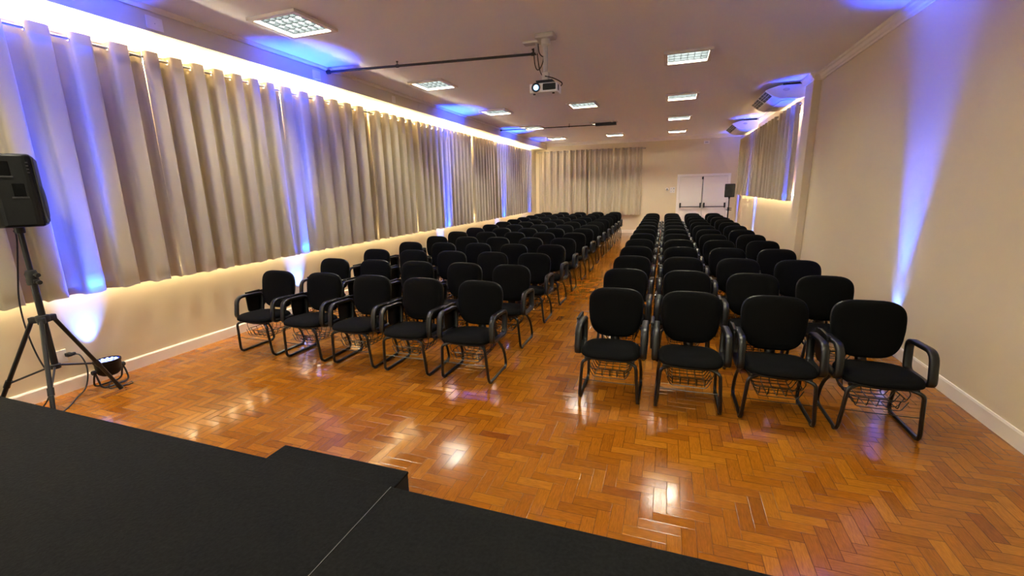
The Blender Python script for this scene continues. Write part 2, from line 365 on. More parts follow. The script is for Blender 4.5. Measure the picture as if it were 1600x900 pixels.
# ------------------------------------------------------------------ curtains
def curtain(label, along, fixed, ztop, zbot, waves, amp, axis, sgn, seed, group, om=.105, rid=0.0):
    """along=(a0,a1) run on the axis; fixed = rod position; sgn = room side direction"""
    rnd = random.Random(seed)
    a0, a1 = along; Ln = a1 - a0; n = waves * 28
    zring = ztop - .052
    zs = [ztop, ztop - .010, ztop - .02] + [zring + .022 - .0062 * k for k in range(8)] + [ztop - .085, ztop - .11, ztop - .114, ztop - .2]
    k = 11; H = zs[-1] - zbot
    zs += [ztop - .2 - H * (q / k) ** 1.0 for q in range(1, k)] + [zbot + .065, zbot + .06, zbot]
    zs = sorted(set(zs), reverse=True)
    wj = [rnd.uniform(-.16, .16) for _ in range(waves + 2)]; wa = [rnd.uniform(.72, 1.22) for _ in range(waves + 2)]
    lo = [rnd.uniform(-1, 1) for _ in range(waves + 2)]
    def lerp(arr, t): q = int(min(max(t, 0), len(arr) - 1.001)); f = t - q; f = f * f * (3 - 2 * f); return arr[q] * (1 - f) + arr[min(q + 1, len(arr) - 1)] * f
    ph0 = rnd.choice((0, .5)) 
    def P(i, z):
        t = i / n * waves                              # wave count along the run
        dn = (ztop - z) / (ztop - zbot)                # 0 top .. 1 bottom
        ph = 2 * PI * (t + ph0)
        A = amp * (1 + (lerp(wa, t) - 1) * (.35 + .65 * dn))
        off = A * math.sin(ph) + A * .10 * math.sin(3 * ph) - A * rid * math.cos(2 * ph)
        off += .014 * dn * lerp(lo, t)
        pos = a0 + Ln * i / n - om * Ln / waves * math.sin(2 * ph) * (1 - .15 * dn) + dn * lerp(wj, t) * .22 * Ln / waves * (1 if 0 < i < n else .2)
        zz = z
        if dn > .97: zz = z + .006 * math.sin(ph * 1.0 + seed) + .004 * math.sin(ph * 3.3)
        if abs(z - (ztop - .114)) < 1e-6 or abs(z - (zbot + .06)) < 1e-6: off -= .0025
        return pos, off, zz
    bm = B(); grid = []
    for z in zs:
        row = []
        for i in range(n + 1):
            p, o_, zz = P(i, z)
            row.append(bm.verts.new((fixed + sgn * o_, p, zz) if axis == 'y' else (p, fixed + sgn * o_, zz)))
        grid.append(row)
    rings = []
    for h in range(1, 2 * waves):
        i = h * 14
        c = grid[0][i].co.copy(); c.z = zring
        t = (grid[0][i + 1].co - grid[0][i - 1].co); t.z = 0; t.normalize(); rings.append((c, t))
    for r in range(len(zs) - 1):
        for i in range(n):
            q = (grid[r][i], grid[r][i + 1], grid[r + 1][i + 1], grid[r + 1][i])
            mid = (q[0].co + q[1].co + q[2].co + q[3].co) / 4
            h = round((i + .5) / 14)
            if 0 < h < 2 * waves and (mid - rings[h - 1][0]).length < .0205: continue
            f = bm.faces.new(q); f.smooth = True
    base = (fixed, (a0 + a1) / 2, zbot) if axis == 'y' else ((a0 + a1) / 2, fixed, zbot)
    root = thing('curtain', label, 'curtain', base, 0, group)
    bm.transform(Matrix.Translation(-Vector(base)))
    obj('fabric', bm, M_['curtain'], root)
    rm = None
    for c, t in rings:
        nrm = t.cross(Vector((0, 0, 1)))
        if rm is None:
            b2 = B(); tube(b2, [(.0235 * math.cos(2 * PI * k / 18), .0235 * math.sin(2 * PI * k / 18), 0) for k in range(18)], .0045, 6, closed=True)
            e = obj('eyelet', b2, M_['ring'], root); rm = e.data
        else:
            e = bpy.data.objects.new('eyelet', rm); COL.objects.link(e); e.parent = root
        e.location = c - Vector(base); e.rotation_euler = nrm.to_track_quat('Z', 'Y').to_euler()
    return root
ORD = ['first', 'second', 'third', 'fourth', 'fifth', 'sixth', 'seventh', 'eighth', 'ninth', 'tenth', 'eleventh', 'twelfth', 'thirteenth', 'fourteenth']
XCL = -4.985
left_runs = [(1.55, 3.285, 6), (3.292, 4.945, 7), (4.955, 6.80, 6), (6.85, 8.15, 5), (8.22, 9.66, 6), (9.69, 11.10, 7), (11.16, 12.72, 8), (12.76, 14.5, 8), (14.54, 16.45, 9)]
nm = ['closest to the stage, beside the loudspeaker stand', 'second from the loudspeaker', 'third from the loudspeaker', 'fourth from the loudspeaker', 'fifth from the loudspeaker', 'sixth from the loudspeaker', 'third from the far corner', 'second from the far corner', 'nearest the far corner']
for k, (a, c, wv) in enumerate(left_runs):
    curtain('beige eyelet curtain on left wall, ' + nm[k], (a, c), XCL, 3.155, .90, wv, .076, 'y', 1, 11 + k, 'beige curtains along the left wall')
XCR = 2.115
nmr = ['beside the wall pilaster', 'second from the pilaster', 'second from the far corner', 'nearest the far door']
for k, (a, c, wv) in enumerate([(9.52, 11.1, 5), (11.13, 12.8, 5), (12.84, 14.5, 6), (14.54, 16.3, 6)]):
    curtain('short beige curtain on right wall, ' + nmr[k], (a, c), XCR, 3.15, 1.43, wv, .056, 'y', -1, 41 + k, 'short beige curtains on the right wall', .04, .15)
YCF = YF - .11
nmf = ['leftmost, in the corner', 'narrow, second from the left', 'third from the left', 'rightmost, ending beside the bare wall']
for k, (a, c, wv) in enumerate([(-5.0, -3.66, 5), (-3.64, -3.06, 3), (-3.0, -2.12, 4), (-2.1, -1.0, 4)]):
    curtain('beige curtain on far wall, ' + nmf[k], (a, c), YCF, 3.20, .70, wv, .050, 'x', -1, 61 + k, 'beige curtains on the far wall', .0, .30)
def rod(label, p0, p1, wall_dir, wall_gap, r=.0125):
    p0, p1 = Vector(p0), Vector(p1); t = thing('curtain_rod', label, 'curtain rod', p0)
    d = p1 - p0; obj('pole', tube(B(), [(0, 0, 0), d / 2, d], r, 10), M_['rod'], t, True)
    for e, s in ((Vector((0, 0, 0)), -1), (d, 1)):
        b2 = B(); lathe(b2, [(0, 0), (.018, 0), (.024, .012), (.024, .03), (.014, .042), (0, .044)], 14, (e.to_track_quat('Z', 'Y').to_matrix().to_4x4() if False else Matrix.Translation(e) @ (d.normalized() * s).to_track_quat('Z', 'Y').to_matrix().to_4x4()))
        obj('finial', b2, M_['ring'], t, True)
    n = max(2, int(d.length / 1.62)); wd = Vector(wall_dir)
    for k in range(n + 1):
        q = d * (.008 + .984 * k / n)
        b2 = B(); tube(b2, [q - Vector((0, 0, .0)), q + wd * wall_gap], .006, 6); tube(b2, [q + wd * (wall_gap - .006), q + wd * wall_gap], .022, 12)
        obj('bracket', b2, M_['rod'], t, True)
    return t
rod('long grey curtain rod across the left wall', (XCL, 1.45, 3.103), (XCL, 16.55, 3.103), (-1, 0, 0), XCL - XL)
rod('grey curtain rod on the right wall beyond the pilaster', (XCR, 9.5, 3.098), (XCR, 16.4, 3.098), (1, 0, 0), XR - XCR)
rod('pale curtain rod across the far wall', (-5.02, YCF, 3.148), (-.93, YCF, 3.148), (0, 1, 0), YF - .014 - YCF, .011)

# ------------------------------------------------------------------ stage
SF, SZ, SEAM = 1.567, .352, -1.195
def deck(x0, x1, label):
    t = thing('stage_platform', label, 'stage', ((x0 + x1) / 2, SF, 0)); h = (x1 - x0) / 2
    obj('side_board', box(B(), -h + .002, h - .002, YN + .02 - SF, -.012, 0, SZ - .02), M_['wood'], t)
    obj('carpet', box(B(), -h, h, YN + .01 - SF, 0, SZ - .02, SZ, .007), M_['carpet'], t)
    return t
deck(XL + .02, SEAM - .0015, 'large black carpeted stage platform left of the pale joint')
deck(SEAM + .0015, 2.2, 'black carpeted stage platform right of the pale joint')
tag(obj('joint_strip', box(B(), SEAM - .0014, SEAM + .0014, YN + .02, SF - .004, SZ, SZ + .0012), M_['seam']), 'thin pale joint line running across the black stage carpet', 'strip')
t = thing('stage_step', 'low black carpeted step in front of the stage', 'step', (-1.785, SF, 0))
obj('side_board', box(B(), -.453, .453, .004, .336, 0, .165), M_['wood'], t)
obj('carpet', box(B(), -.455, .455, .003, .343, .160, .176, .004), M_['carpet'], t)

# ------------------------------------------------------------------ ceiling luminaires
def luminaire(loc, label):
    t = thing('ceiling_light', label, 'ceiling light', loc, 0, 'square louvred ceiling lights')
    h = .31; w_ = .048; q = h - w_
    bm = B()
    for a in ((-h, h, -h, -h + w_), (-h, h, h - w_, h), (-h, -h + w_, -h + w_, h - w_), (h - w_, h, -h + w_, h - w_)):
        box(bm, *a, -.032, -.001, .003)
    obj('frame', bm, M_['lum'], t)
    bm = B()
    box(bm, -q, q, -q, q, .108, .112)
    for a in ((-q - .004, -q, -q, q), (q, q + .004, -q, q), (-q, q, -q - .004, -q), (-q, q, q, q + .004)): box(bm, *a, 0, .112)
    obj('reflector', bm, M_['refl'], t)
    for k in range(4):
        y = -q + 2 * q * (k + .5) / 4
        obj('lamp_tube', tube(B(), [(-.25, y, .058), (.25, y, .058)], .0135, 8), M_['tube'], t, True)
    bm = B()
    for k in range(5):
        y = -q + 2 * q * k / 4
        a, c = max(y - .007, -q), min(y + .007, q); e_, f_ = max(y - .002, -q), min(y + .002, q)
        prism(bm, [(a, .002), (c, .002), (f_, .034), (e_, .034)], 'x', -q, q)
    for k in range(7):
        x = -q + 2 * q * k / 6
        box(bm, max(x - .0012, -q), min(x + .0012, q), -q, q, .003, .030)
    obj('louver', bm, M_['louver'], t)
    return t
lum0 = None
names_col = dict(zip(LUM_X, ('row along the left curtains', 'middle row', 'row nearest the right wall')))
for x, y in LUM:
    k = LUM_Y.index(y)
    place = ('above the stage', 'in front of the stage', 'third from the stage', 'fourth from the stage', 'second from the far wall', 'nearest the far wall')[k]
    lb = f'square louvred ceiling light, {names_col[x]}, {place}'
    lum0 = luminaire((x, y, ZC), lb) if lum0 is None else dup(lum0, (x, y, ZC), lb)

# ------------------------------------------------------------------ blue floor uplights
def uplight(loc, rz, label, watt=PAR_W, tilt=1.0, mt=4.0):
    t = thing('uplight', label, 'uplight', loc, rz, 'blue floor uplights')
    # local: the wall is towards -x
    R_ = Matrix.Translation((0, 0, .155)) @ Matrix.Rotation(math.radians(-tilt), 4, 'Y')
    hs = lathe(B(), [(0, -.05), (.06, -.05), (.085, -.03), (.098, 0), (.098, .075), (.104, .08), (.104, .098), (.094, .1), (.094, .088)], 28, R_)
    h = obj('housing', hs, M_['spk'], t, True)
    ln = obj('lens', lathe(B(), [(.094, .088), (.05, .09), (0, .0905)], 28, R_), M_['lens'], h, True)
    bm = B()
    for rr, n in ((.0, 1), (.036, 6), (.070, 12)):
        for k in range(n):
            lathe(bm, [(.0115, .0895), (.0115, .094), (.006, .097), (0, .0975)], 10, R_ @ Matrix.Translation((rr * math.cos(2 * PI * k / n), rr * math.sin(2 * PI * k / n), 0)))
    obj('led_lenses', bm, M_['led'], h, True)
    for s, dy in ((1, .0), (-1, .0)):
        pts = fillet([(0, .112, .165), (.03 * s, .115, .10), (.06 * s, .112, .012), (.06 * s, -.112, .012), (.03 * s, -.115, .10), (0, -.112, .165)], .05)
        obj('yoke', tube(B(), pts, .008, 8), M_['dark'], t, True)
    bm = B()
    for s in (-1, 1): lathe(bm, [(0, -.012), (.02, -.012), (.024, 0), (.02, .016), (0, .018)], 12, Matrix.Translation((0, s * .118, .165)) @ Matrix.Rotation(PI / 2, 4, 'X'))
    obj('knob', bm, M_['rubber'], t, True)
    # two spots: a long narrow beam, and a spill added to graze the wall
    for nm_, en, size, col, tl, dx, sr in (('uplight_beam', watt * .9, 29, PAR_C, -mt, .085 if mt > 0 else -.03, .09 if mt > 0 else .05), ('uplight_spill', watt * .022, 52, (.09, .22, 1.0), 13, -.085, .02)):
        ld = bpy.data.lights.new(nm_, 'SPOT'); ld.energy = en; ld.color = col; ld.spot_size = math.radians(size); ld.spot_blend = 1.0; ld.shadow_soft_size = sr
        lo = bpy.data.objects.new(nm_, ld); COL.objects.link(lo); lo.parent = t
        lo.matrix_local = R_ @ Matrix.Translation((dx, 0, .115)) @ Matrix.Rotation(math.radians(-tl), 4, 'Y') @ Matrix.Rotation(PI, 4, 'X')
    return t
XU = -4.955
uplight((XU, 2.44, 0), 0, 'blue round uplight on floor beside the loudspeaker tripod at left wall')
for y, lb in ((5.02, 'at left wall behind the front left chairs'), (9.5, 'at left wall beside the middle chair rows'), (13.3, 'at left wall beside the rear chair rows'), (16.1, 'at left wall near the far corner')):
    uplight((XU, y, 0), 0, 'blue round uplight on floor ' + lb, PAR_W if y < 16 else PAR_W * .3)
for y, lb in ((5.42, 'at right wall behind the front right chair'), (9.72, 'at right wall just past the pilaster'), (13.9, 'at right wall beside the rear chair rows'), (17.2, 'at right wall by the far door')):
    uplight((XR - .20, y, 0), PI, 'blue round uplight on floor ' + lb, PAR_W * .5 if y < 6 else PAR_W * (.5 if y < 12 else (.45 if y < 15 else .22)), 1.0, -1.5)

# ------------------------------------------------------------------ audience chairs
def pad(bm, nu, layers, mtx=None, mi=0):
    """stack of closed outlines, each a function of angle -> Vector; ends closed with a fan"""
    rings = [[bm.verts.new(mtx @ f(2 * PI * i / nu) if mtx else f(2 * PI * i / nu)) for i in range(nu)] for f in layers]
    for A, C in zip(rings, rings[1:]):
        for i in range(nu):
            f = bm.faces.new([A[i], A[(i + 1) % nu], C[(i + 1) % nu], C[i]]); f.smooth = True; f.material_index = mi
    f = bm.faces.new(rings[0][::-1]); f.smooth = True; f = bm.faces.new(rings[-1]); f.smooth = True
    return bm
def sgp(v, e): return math.copysign(abs(v) ** e, v)
def seat_layer(sx, sy, z, crown=0.0, drop=0.0):
    def f(t):
        c, s_ = math.cos(t), math.sin(t)
        e = .62
        x = sx * sgp(c, e); y = sy * sgp(s_, e)
        fr = max(0.0, -y / .23)
        x *= 1 + .035 * (-y / .23)                       # a little wider at the front
        return Vector((x, y - .012, z - .055 * y - (.010 if z > .40 else 0) - drop * fr ** 3 - crown * ((x / .235) ** 2) * .0))
    return f
def back_layer(sx, sz, dy, zc=0.0):
    def f(t):
        c, s_ = math.cos(t), math.sin(t)
        x = sx * sgp(c, .56); z = sz * sgp(s_, .56)
        x *= 1.0 + .05 * (z / .21) - .05 * (1 - (z / .21)) * max(0, -z / .21)
        return Vector((x, dy - .30 * (.055 - x * x) * 1.0, z))
    return f
def chair(loc, label):
    t = thing('conference_chair', label, 'chair', loc, 0, 'black chairs set out in rows facing the stage')
    # frame: front leg, runner on the floor, rear leg, on each side
    for s in (-1, 1):
        pts = fillet([(s * .150, -.165, .368), (s * .213, -.195, .352), (s * .238, -.178, .014), (s * .238, .285, .014), (s * .232, .245, .20), (s * .205, .085, .368)], [0, .035, .055, .06, .12, 0], 5)
        lf = obj('leg_frame', tube(B(), pts, .0135, 8), M_['frame'], t, True)
        bm = B()
        for y in (-.13, .235): box(bm, s * .238 - .014, s * .238 + .014, y - .02, y + .02, 0, .012, .004, 1)
        obj('foot_glide', bm, M_['rubber'], lf)
    bm = B(); tube(bm, [(-.20, -.150, .366), (0, -.165, .360), (.20, -.150, .366)], .011, 8); obj('seat_rail', bm, M_['frame'], t, True); bm = B(); tube(bm, [(-.2, .08, .366), (.2, .08, .366)], .011, 8)
    obj('seat_rail', bm, M_['frame'], t, True)
    bm = B()
    L_ = [seat_layer(.205, .20, .366), seat_layer(.222, .216, .370), seat_layer(.226, .220, .378)]
    obj('seat_pan', pad(bm, 40, L_), M_['plastic'], t)
    bm = B()
    L_ = [seat_layer(.215, .208, .378), seat_layer(.232, .225, .386, 0, .004), seat_layer(.239, .232, .402, 0, .008), seat_layer(.239, .232, .420, 0, .012), seat_layer(.231, .224, .437, 0, .018),
          seat_layer(.214, .207, .449, 0, .020), seat_layer(.18, .172, .456, 0, .016), seat_layer(.12, .115, .459, 0, .006), seat_layer(.05, .05, .459)]
    obj('seat', pad(bm, 44, L_), M_['fabric'], t)
    # back: cushion on a plastic shell, reclined a little
    R_ = Matrix.Translation((0, .235, .665)) @ Matrix.Rotation(math.radians(-9), 4, 'X')
    bm = B()
    L_ = [back_layer(.10, .10, .030), back_layer(.19, .175, .027), back_layer(.224, .206, .018), back_layer(.234, .217, .005), back_layer(.234, .217, -.002)]
    sh = None
    bk = B()
    C_ = [back_layer(.226, .209, -.002), back_layer(.2305, .2135, -.010), back_layer(.2305, .2135, -.022), back_layer(.224, .207, -.034), back_layer(.208, .191, -.043), back_layer(.17, .155, -.049), back_layer(.10, .09, -.052), back_layer(.04, .04, -.052)]
    b = obj('backrest', pad(bk, 44, C_, R_), M_['fabric'], t)
    o = obj('back_shell', pad(bm, 44, L_, R_), M_['plastic'], b)
    bm = B(); prof = [(.0, .372), (.225, .372), (.262, .41), (.272, .62)]
    pts = fillet([(0, y, z) for y, z in prof], .05, 4)
    sweep(bm, pts, [(-.038, -.004), (.038, -.004), (.038, .004), (-.038, .004)], (1, 0, 0), False)
    obj('back_support', bm, M_['frame'], t)
    # closed armrest loops
    for s in (-1, 1):
        path = fillet([(s * .263, -.150, .395), (s * .263, -.112, .625), (s * .263, .215, .612), (s * .263, .190, .388)], [.055, .075, .06, .05], 6, True)
        rw, rt = .0255, .0155
        sec = [(-rw, -rt * .6), (-rw * .7, -rt), (rw * .7, -rt), (rw, -rt * .6), (rw, rt * .6), (rw * .7, rt), (-rw * .7, rt), (-rw, rt * .6)]
        a_ = obj('armrest', sweep(B(), path, sec, (1, 0, 0), True), M_['plastic'], t)
        bm = B(); tube(bm, [(s * .19, .02, .372), (s * .262, .02, .385)], .013, 8); tube(bm, [(s * .19, .11, .372), (s * .262, .11, .385)], .013, 8)
        obj('arm_bracket', bm, M_['frame'], t, True)
    # writing tablet folded down beside the sitter's right arm
    bm = B()
    poly = fillet([(.035, .415, 0), (.025, .635, 0), (.30, .64, 0), (.285, .47, 0), (.20, .40, 0)], .03, 4, True)
    prism(bm, [(p.x, p.y) for p in poly], 'x', -.306, -.2925, bev=.003)
    box(bm, -.309, -.284, .03, .22, .628, .650, .006)
    obj('writing_tablet', bm, M_['plastic'], t)
    # wire book basket below the seat
    bm = B(); r = .0033
    rim = fillet([(-.165, -.13, .265), (.165, -.13, .265), (.165, .19, .265), (-.165, .19, .265)], .05, 4, True)
    tube(bm, rim, .0040, 5, True)
    for y in (-.13, -.07, -.005, .06, .125, .19):
        tube(bm, fillet([(-.165, y, .265), (-.13, y, .195), (.13, y, .195), (.165, y, .265)], .02, 3), r, 5)
    for x in (-.12, -.06, 0, .06, .12):
        tube(bm, fillet([(x, -.13, .265), (x, -.11, .195), (x, .165, .195), (x, .19, .265)], .02, 3), r, 5)
    tube(bm, [(-.224, -.186, .185), (0, -.178, .178), (.224, -.186, .185)], .0032, 5)
    for s in (-1, 1):
        tube(bm, fillet([(s * .165, -.10, .265), (s * .185, -.10, .31), (s * .15, -.10, .365)], .02, 3), r, 5)
        tube(bm, fillet([(s * .165, .12, .265), (s * .185, .12, .31), (s * .15, .10, .365)], .02, 3), r, 5)
    obj('book_basket', bm, M_['frame'], t, True)
    return t
LX = [-4.27, -3.61, -2.97, -2.33, -1.705]; RX = [-.388, .228, .842, 1.462]
LN = ['left block beside curtained wall', 'left block second from curtained wall', 'left block middle seat', 'left block second from aisle', 'left block on the aisle']
RN = ['right block on the aisle', 'right block second from aisle', 'right block second from right wall', 'right block beside right wall']
jr = random.Random(5); ch0 = None
for xs, nms, rows in ((LX, LN, 14), (RX, RN, 13)):
    for r_ in range(rows):
        for x, n_ in zip(xs, nms):
            y = 3.625 + .972 * r_
            lx = x - .0085 * (y - 3.6) + jr.uniform(-.006, .006); ly = y + jr.uniform(-.015, .015)
            row = 'front row' if r_ == 0 else ('back row' if r_ == rows - 1 else ORD[r_] + ' row')
            lb = f'black fabric tablet-arm chair, {row}, {n_}'
            if ch0 is None: ch0 = chair((lx, ly, 0), lb); o = ch0
            else: o = dup(ch0, (lx, ly, 0), lb)
            if r_: o.rotation_euler.z = math.radians(jr.uniform(-1.5, 1.5))

# ------------------------------------------------------------------ loudspeakers on tripods
def loudspeaker(loc, rz, label, k=1.0):
    """front (grille) towards local +y; origin at the pole socket"""
    t = thing('loudspeaker', label, 'loudspeaker', loc, rz)
    H = .52 * k
    plan = [(-.17, .16), (.17, .16), (.185, .13), (.175, -.05), (.11, -.15), (-.11, -.15), (-.175, -.05), (-.185, .13)]
    bm = B(); prism(bm, [(x * k, y * k) for x, y in plan], 'z', 0, H, bev=.018)
    obj('cabinet', bm, M_['spk'], t)
    bm = B(); box(bm, -.16 * k, .16 * k, .158 * k, .168 * k, .025, H - .025, .008); g = obj('grille', bm, M_['grille'], t)
    bm = B(); lathe(bm, [(0, .001), (.05, .004), (.11, .010), (.125, .004), (.13, 0)], 24, Matrix.Translation((0, .167 * k, H * .33)) @ Matrix.Rotation(-PI / 2, 4, 'X')); obj('woofer', bm, M_['grille'], t, True)
    # carrying handles recessed on the rear flanks, a rear panel with the connectors
    for s in (-1, 1):
        n = Vector((s * .1, -.065, 0)).normalized(); n = Vector((s * .838, -.545, 0)); tn = Vector((s * -.545, -.838, 0))
        c = Vector((s * .143 * k, -.1 * k, H * .52))
        Mx = Matrix((( tn.x, 0, n.x, c.x), (tn.y, 0, n.y, c.y), (0, 1, 0, c.z), (0, 0, 0, 1)))
        bm = B(); box(bm, -.034, .034, -.075, .075, -.004, .004, .003, mtx=Mx); hd = obj('handle_recess', bm, M_['dark'], t)
        bm = B(); tube(bm, [Mx @ Vector((.014, -.06, .008)), Mx @ Vector((.018, -.04, .016)), Mx @ Vector((.018, .04, .016)), Mx @ Vector((.014, .06, .008))], .008, 8); obj('handle_grip', bm, M_['spk'], hd, True)
    for s in (-1, 1):           # moulded recesses with a lip and vent ribs on each flank
        for y0, y1, z0, z1 in ((-.02, .045, .70, .90), (.035, .10, .42, .60)):
            bm = B(); box(bm, *sorted((s * .170 * k, s * .1835 * k)), y0 * k, y1 * k, z0 * H, z1 * H, .003); rc = obj('side_recess', bm, M_['void'], t)
            bm = B(); box(bm, *sorted((s * .176 * k, s * .1885 * k)), (y0 - .012) * k, (y1 + .008) * k, z0 * H - .012, z0 * H, .002); obj('recess_lip', bm, M_['spklip'], rc)
        bm = B()
        for q in range(4): box(bm, *sorted((s * .180 * k, s * .189 * k)), .128 * k, .140 * k, (.74 + .045 * q) * H, (.755 + .045 * q) * H)
        obj('vent_ribs', bm, M_['spklip'], t)
    bm = B(); box(bm, -.075 * k, .075 * k, -.155 * k, -.147 * k, H * .18, H * .55, .004); rp = obj('connector_panel', bm, M_['dark'], t)
    bm = B()
    for q in range(4): lathe(bm, [(0, .008), (.009, .008), (.011, 0)], 10, Matrix.Translation(((-.045 + .03 * q) * k, -.155 * k, H * .3)) @ Matrix.Rotation(PI / 2, 4, 'X'))
    obj('knob', bm, M_['spk'], rp, True)
    bm = B(); box(bm, -.09 * k, .09 * k, -.153 * k, -.149 * k, H * .66, H * .86, .003); obj('vent_panel', bm, M_['dark'], t)
    bm = B(); lathe(bm, [(0, -.05), (.026, -.05), (.03, -.045), (.03, 0), (.05, .0), (.05, .004)], 16); obj('pole_socket', bm, M_['dark'], t, True)
    return t
def tripod(loc, rz, ztop, hubz, rad, label, angs):
    t = thing('speaker_stand', label, 'speaker stand', loc, rz)
    obj('pole', tube(B(), [(0, 0, hubz - .35), (0, 0, ztop)], .0175, 12), M_['alu'], t, True)
    obj('lower_tube', tube(B(), [(0, 0, hubz - .42), (0, 0, hubz + .34)], .0225, 12), M_['alu'], t, True)
    bm = B(); lathe(bm, [(.022, hubz + .27), (.036, hubz + .275), (.038, hubz + .30), (.034, hubz + .33), (.038, hubz + .36), (.03, hubz + .385), (.018, hubz + .39)], 16); box(bm, -.045, .045, -.016, .016, hubz + .285, hubz + .315, .006)
    cl = obj('collar', bm, M_['rubber'], t, True)
    bm = B()
    for z in (.295, .352):
        bm = B(); tube(bm, [(.03, 0, hubz + z), (.075, 0, hubz + z)], [.008, .008], 8); lathe(bm, [(0, -.012), (.015, -.012), (.018, 0), (.015, .012), (0, .012)], 12, Matrix.Translation((.08, 0, hubz + z)) @ Matrix.Rotation(PI / 2, 4, 'Y')); obj('clamp_knob', bm, M_['rubber'], cl, True)
    obj('safety_pin', tube(B(), [(-.03, 0, hubz + .30), (-.085, .0, hubz + .305)], .006, 8), M_['rubber'], cl, True)
    bm = B(); lathe(bm, [(.024, hubz - .03), (.04, hubz - .028), (.044, hubz), (.04, hubz + .025), (.024, hubz + .03)], 18)
    for a in angs:
        c, s_ = math.cos(a), math.sin(a)
        Mx = Matrix.Translation((c * .05, s_ * .05, hubz - .005)) @ Matrix.Rotation(a, 4, 'Z'); box(bm, -.03, .035, -.022, .022, -.026, .022, .005, mtx=Mx)
    obj('hub', bm, M_['rubber'], t, True)
    bm = B(); zl = hubz - .40; lathe(bm, [(.022, zl - .02), (.032, zl - .018), (.034, zl + .015), (.022, zl + .02)], 16); obj('brace_ring', bm, M_['rubber'], t, True)
    for a in angs:
        c, s_ = math.cos(a), math.sin(a)
        top = Vector((c * .07, s_ * .07, hubz - .005)); bot = Vector((c * rad, s_ * rad, .016))
        lg = obj('leg', tube(B(), [top, (top + bot) / 2, bot], .0155, 10), M_['alu'], t, True)
        d = (bot - top).normalized()
        obj('rubber_foot', tube(B(), [bot - d * .06, bot + d * .005], .0195, 10), M_['rubber'], lg, True)
        mid = top + (bot - top) * .62
        bm = B(); tube(bm, [Vector((c * .03, s_ * .03, zl)), mid], .008, 8); tube(bm, [mid - d * .03, mid + d * .03], .021, 10)
        obj('brace', bm, M_['alu'], t, True)
    return t
PX, PY = -4.61, 1.93
tripod((PX, PY, 0), 0, 1.56, .83, .48, 'black tripod speaker stand between stage and left curtains', [math.radians(q) for q in (106, 216, 327)])
loudspeaker((PX, PY, 1.55), math.radians(-28), 'black loudspeaker on the near tripod by the left curtains', 1.0)
tripod((1.93, 16.75, 0), 0, 1.36, .62, .30, 'slim black tripod speaker stand in far corner beside the door', [math.radians(q) for q in (80, 200, 320)])
loudspeaker((1.93, 16.75, 1.345), PI - .1, 'small black loudspeaker on tripod beside the far double door', .84)

# ------------------------------------------------------------------ ceiling projector, cable rails
t = thing('projector_mount', 'pale ceiling bracket with pole holding the projector', 'bracket', (-1.45, 5.47, ZC))
bm = B(); box(bm, -.115, .115, -.09, .09, -.055, 0, .016); obj('ceiling_plate', bm, M_['grey'], t)
bm = B(); lathe(bm, [(.03, -.06), (.052, -.055), (.052, -.115), (.036, -.125), (.03, -.13)], 20); obj('collar', bm, M_['grey'], t, True)
obj('pole', tube(B(), [(0, 0, -.05), (0, 0, -.50)], .027, 16), M_['grey'], t, True)
bm = B(); box(bm, -.038, .038, -.035, .035, -.515, -.41, .01); obj('lower_clamp', bm, M_['grey'], t)
bm = B(); box(bm, -.10, .10, -.08, .08, -.528, -.508, .004)
for sx in (-1, 1):
    for sy in (-1, 1): tube(bm, [(sx * .06, sy * .05, -.52), (sx * .10, sy * .085, -.55)], .010, 8)
obj('cradle', bm, M_['dark'], t)
t = thing('projector', 'small white projector with glowing lens hanging from ceiling pole', 'projector', (-1.45, 5.46, 2.845), math.radians(2))
bm = B(); box(bm, -.165, .165, -.125, .125, 0, .105, .014, 3); sh = obj('shell', bm, M_['proj'], t, True)
bm = B(); box(bm, -.005, .148, -.1285, -.122, .022, .092, .008); obj('front_vent', bm, M_['dark'], t)
bm = B()
for q in range(6): box(bm, .005, .138, -.131, -.1275, .030 + .010 * q, .034 + .010 * q)
obj('vent_slats', bm, M_['spk'], t)
bm = B(); lathe(bm, [(.027, 0), (.050, .0), (.052, .014), (.046, .020), (.034, .014), (.027, .006)], 28, Matrix.Translation((-.085, -.124, .056)) @ Matrix.Rotation(PI / 2, 4, 'X')); lr = obj('lens_ring', bm, M_['dark'], t, True)
bm = B(); lathe(bm, [(.029, .008), (.018, .013), (0, .015)], 24, Matrix.Translation((-.085, -.124, .056)) @ Matrix.Rotation(PI / 2, 4, 'X')); obj('lens', bm, M_['projlens'], lr, True)
ld = bpy.data.lights.new('projector_beam', 'SPOT'); ld.energy = PROJ_W; ld.color = (.86, .94, 1.0); ld.spot_size = math.radians(32); ld.spot_blend = .2; ld.shadow_soft_size = .02
lo = bpy.data.objects.new('projector_beam', ld); COL.objects.link(lo); lo.parent = t; lo.location = (-.085, -.16, .056); lo.rotation_euler = (math.radians(84), 0, PI)
bm = B(); box(bm, .160, .168, -.09, -.03, .02, .085, .004); obj('side_port', bm, M_['dark'], t)
bm = B()
for sx in (-.12, .11): lathe(bm, [(0, -.012), (.014, -.012), (.016, 0)], 12, Matrix.Translation((sx, -.07, 0)))
obj('foot', bm, M_['rubber'], t, True)
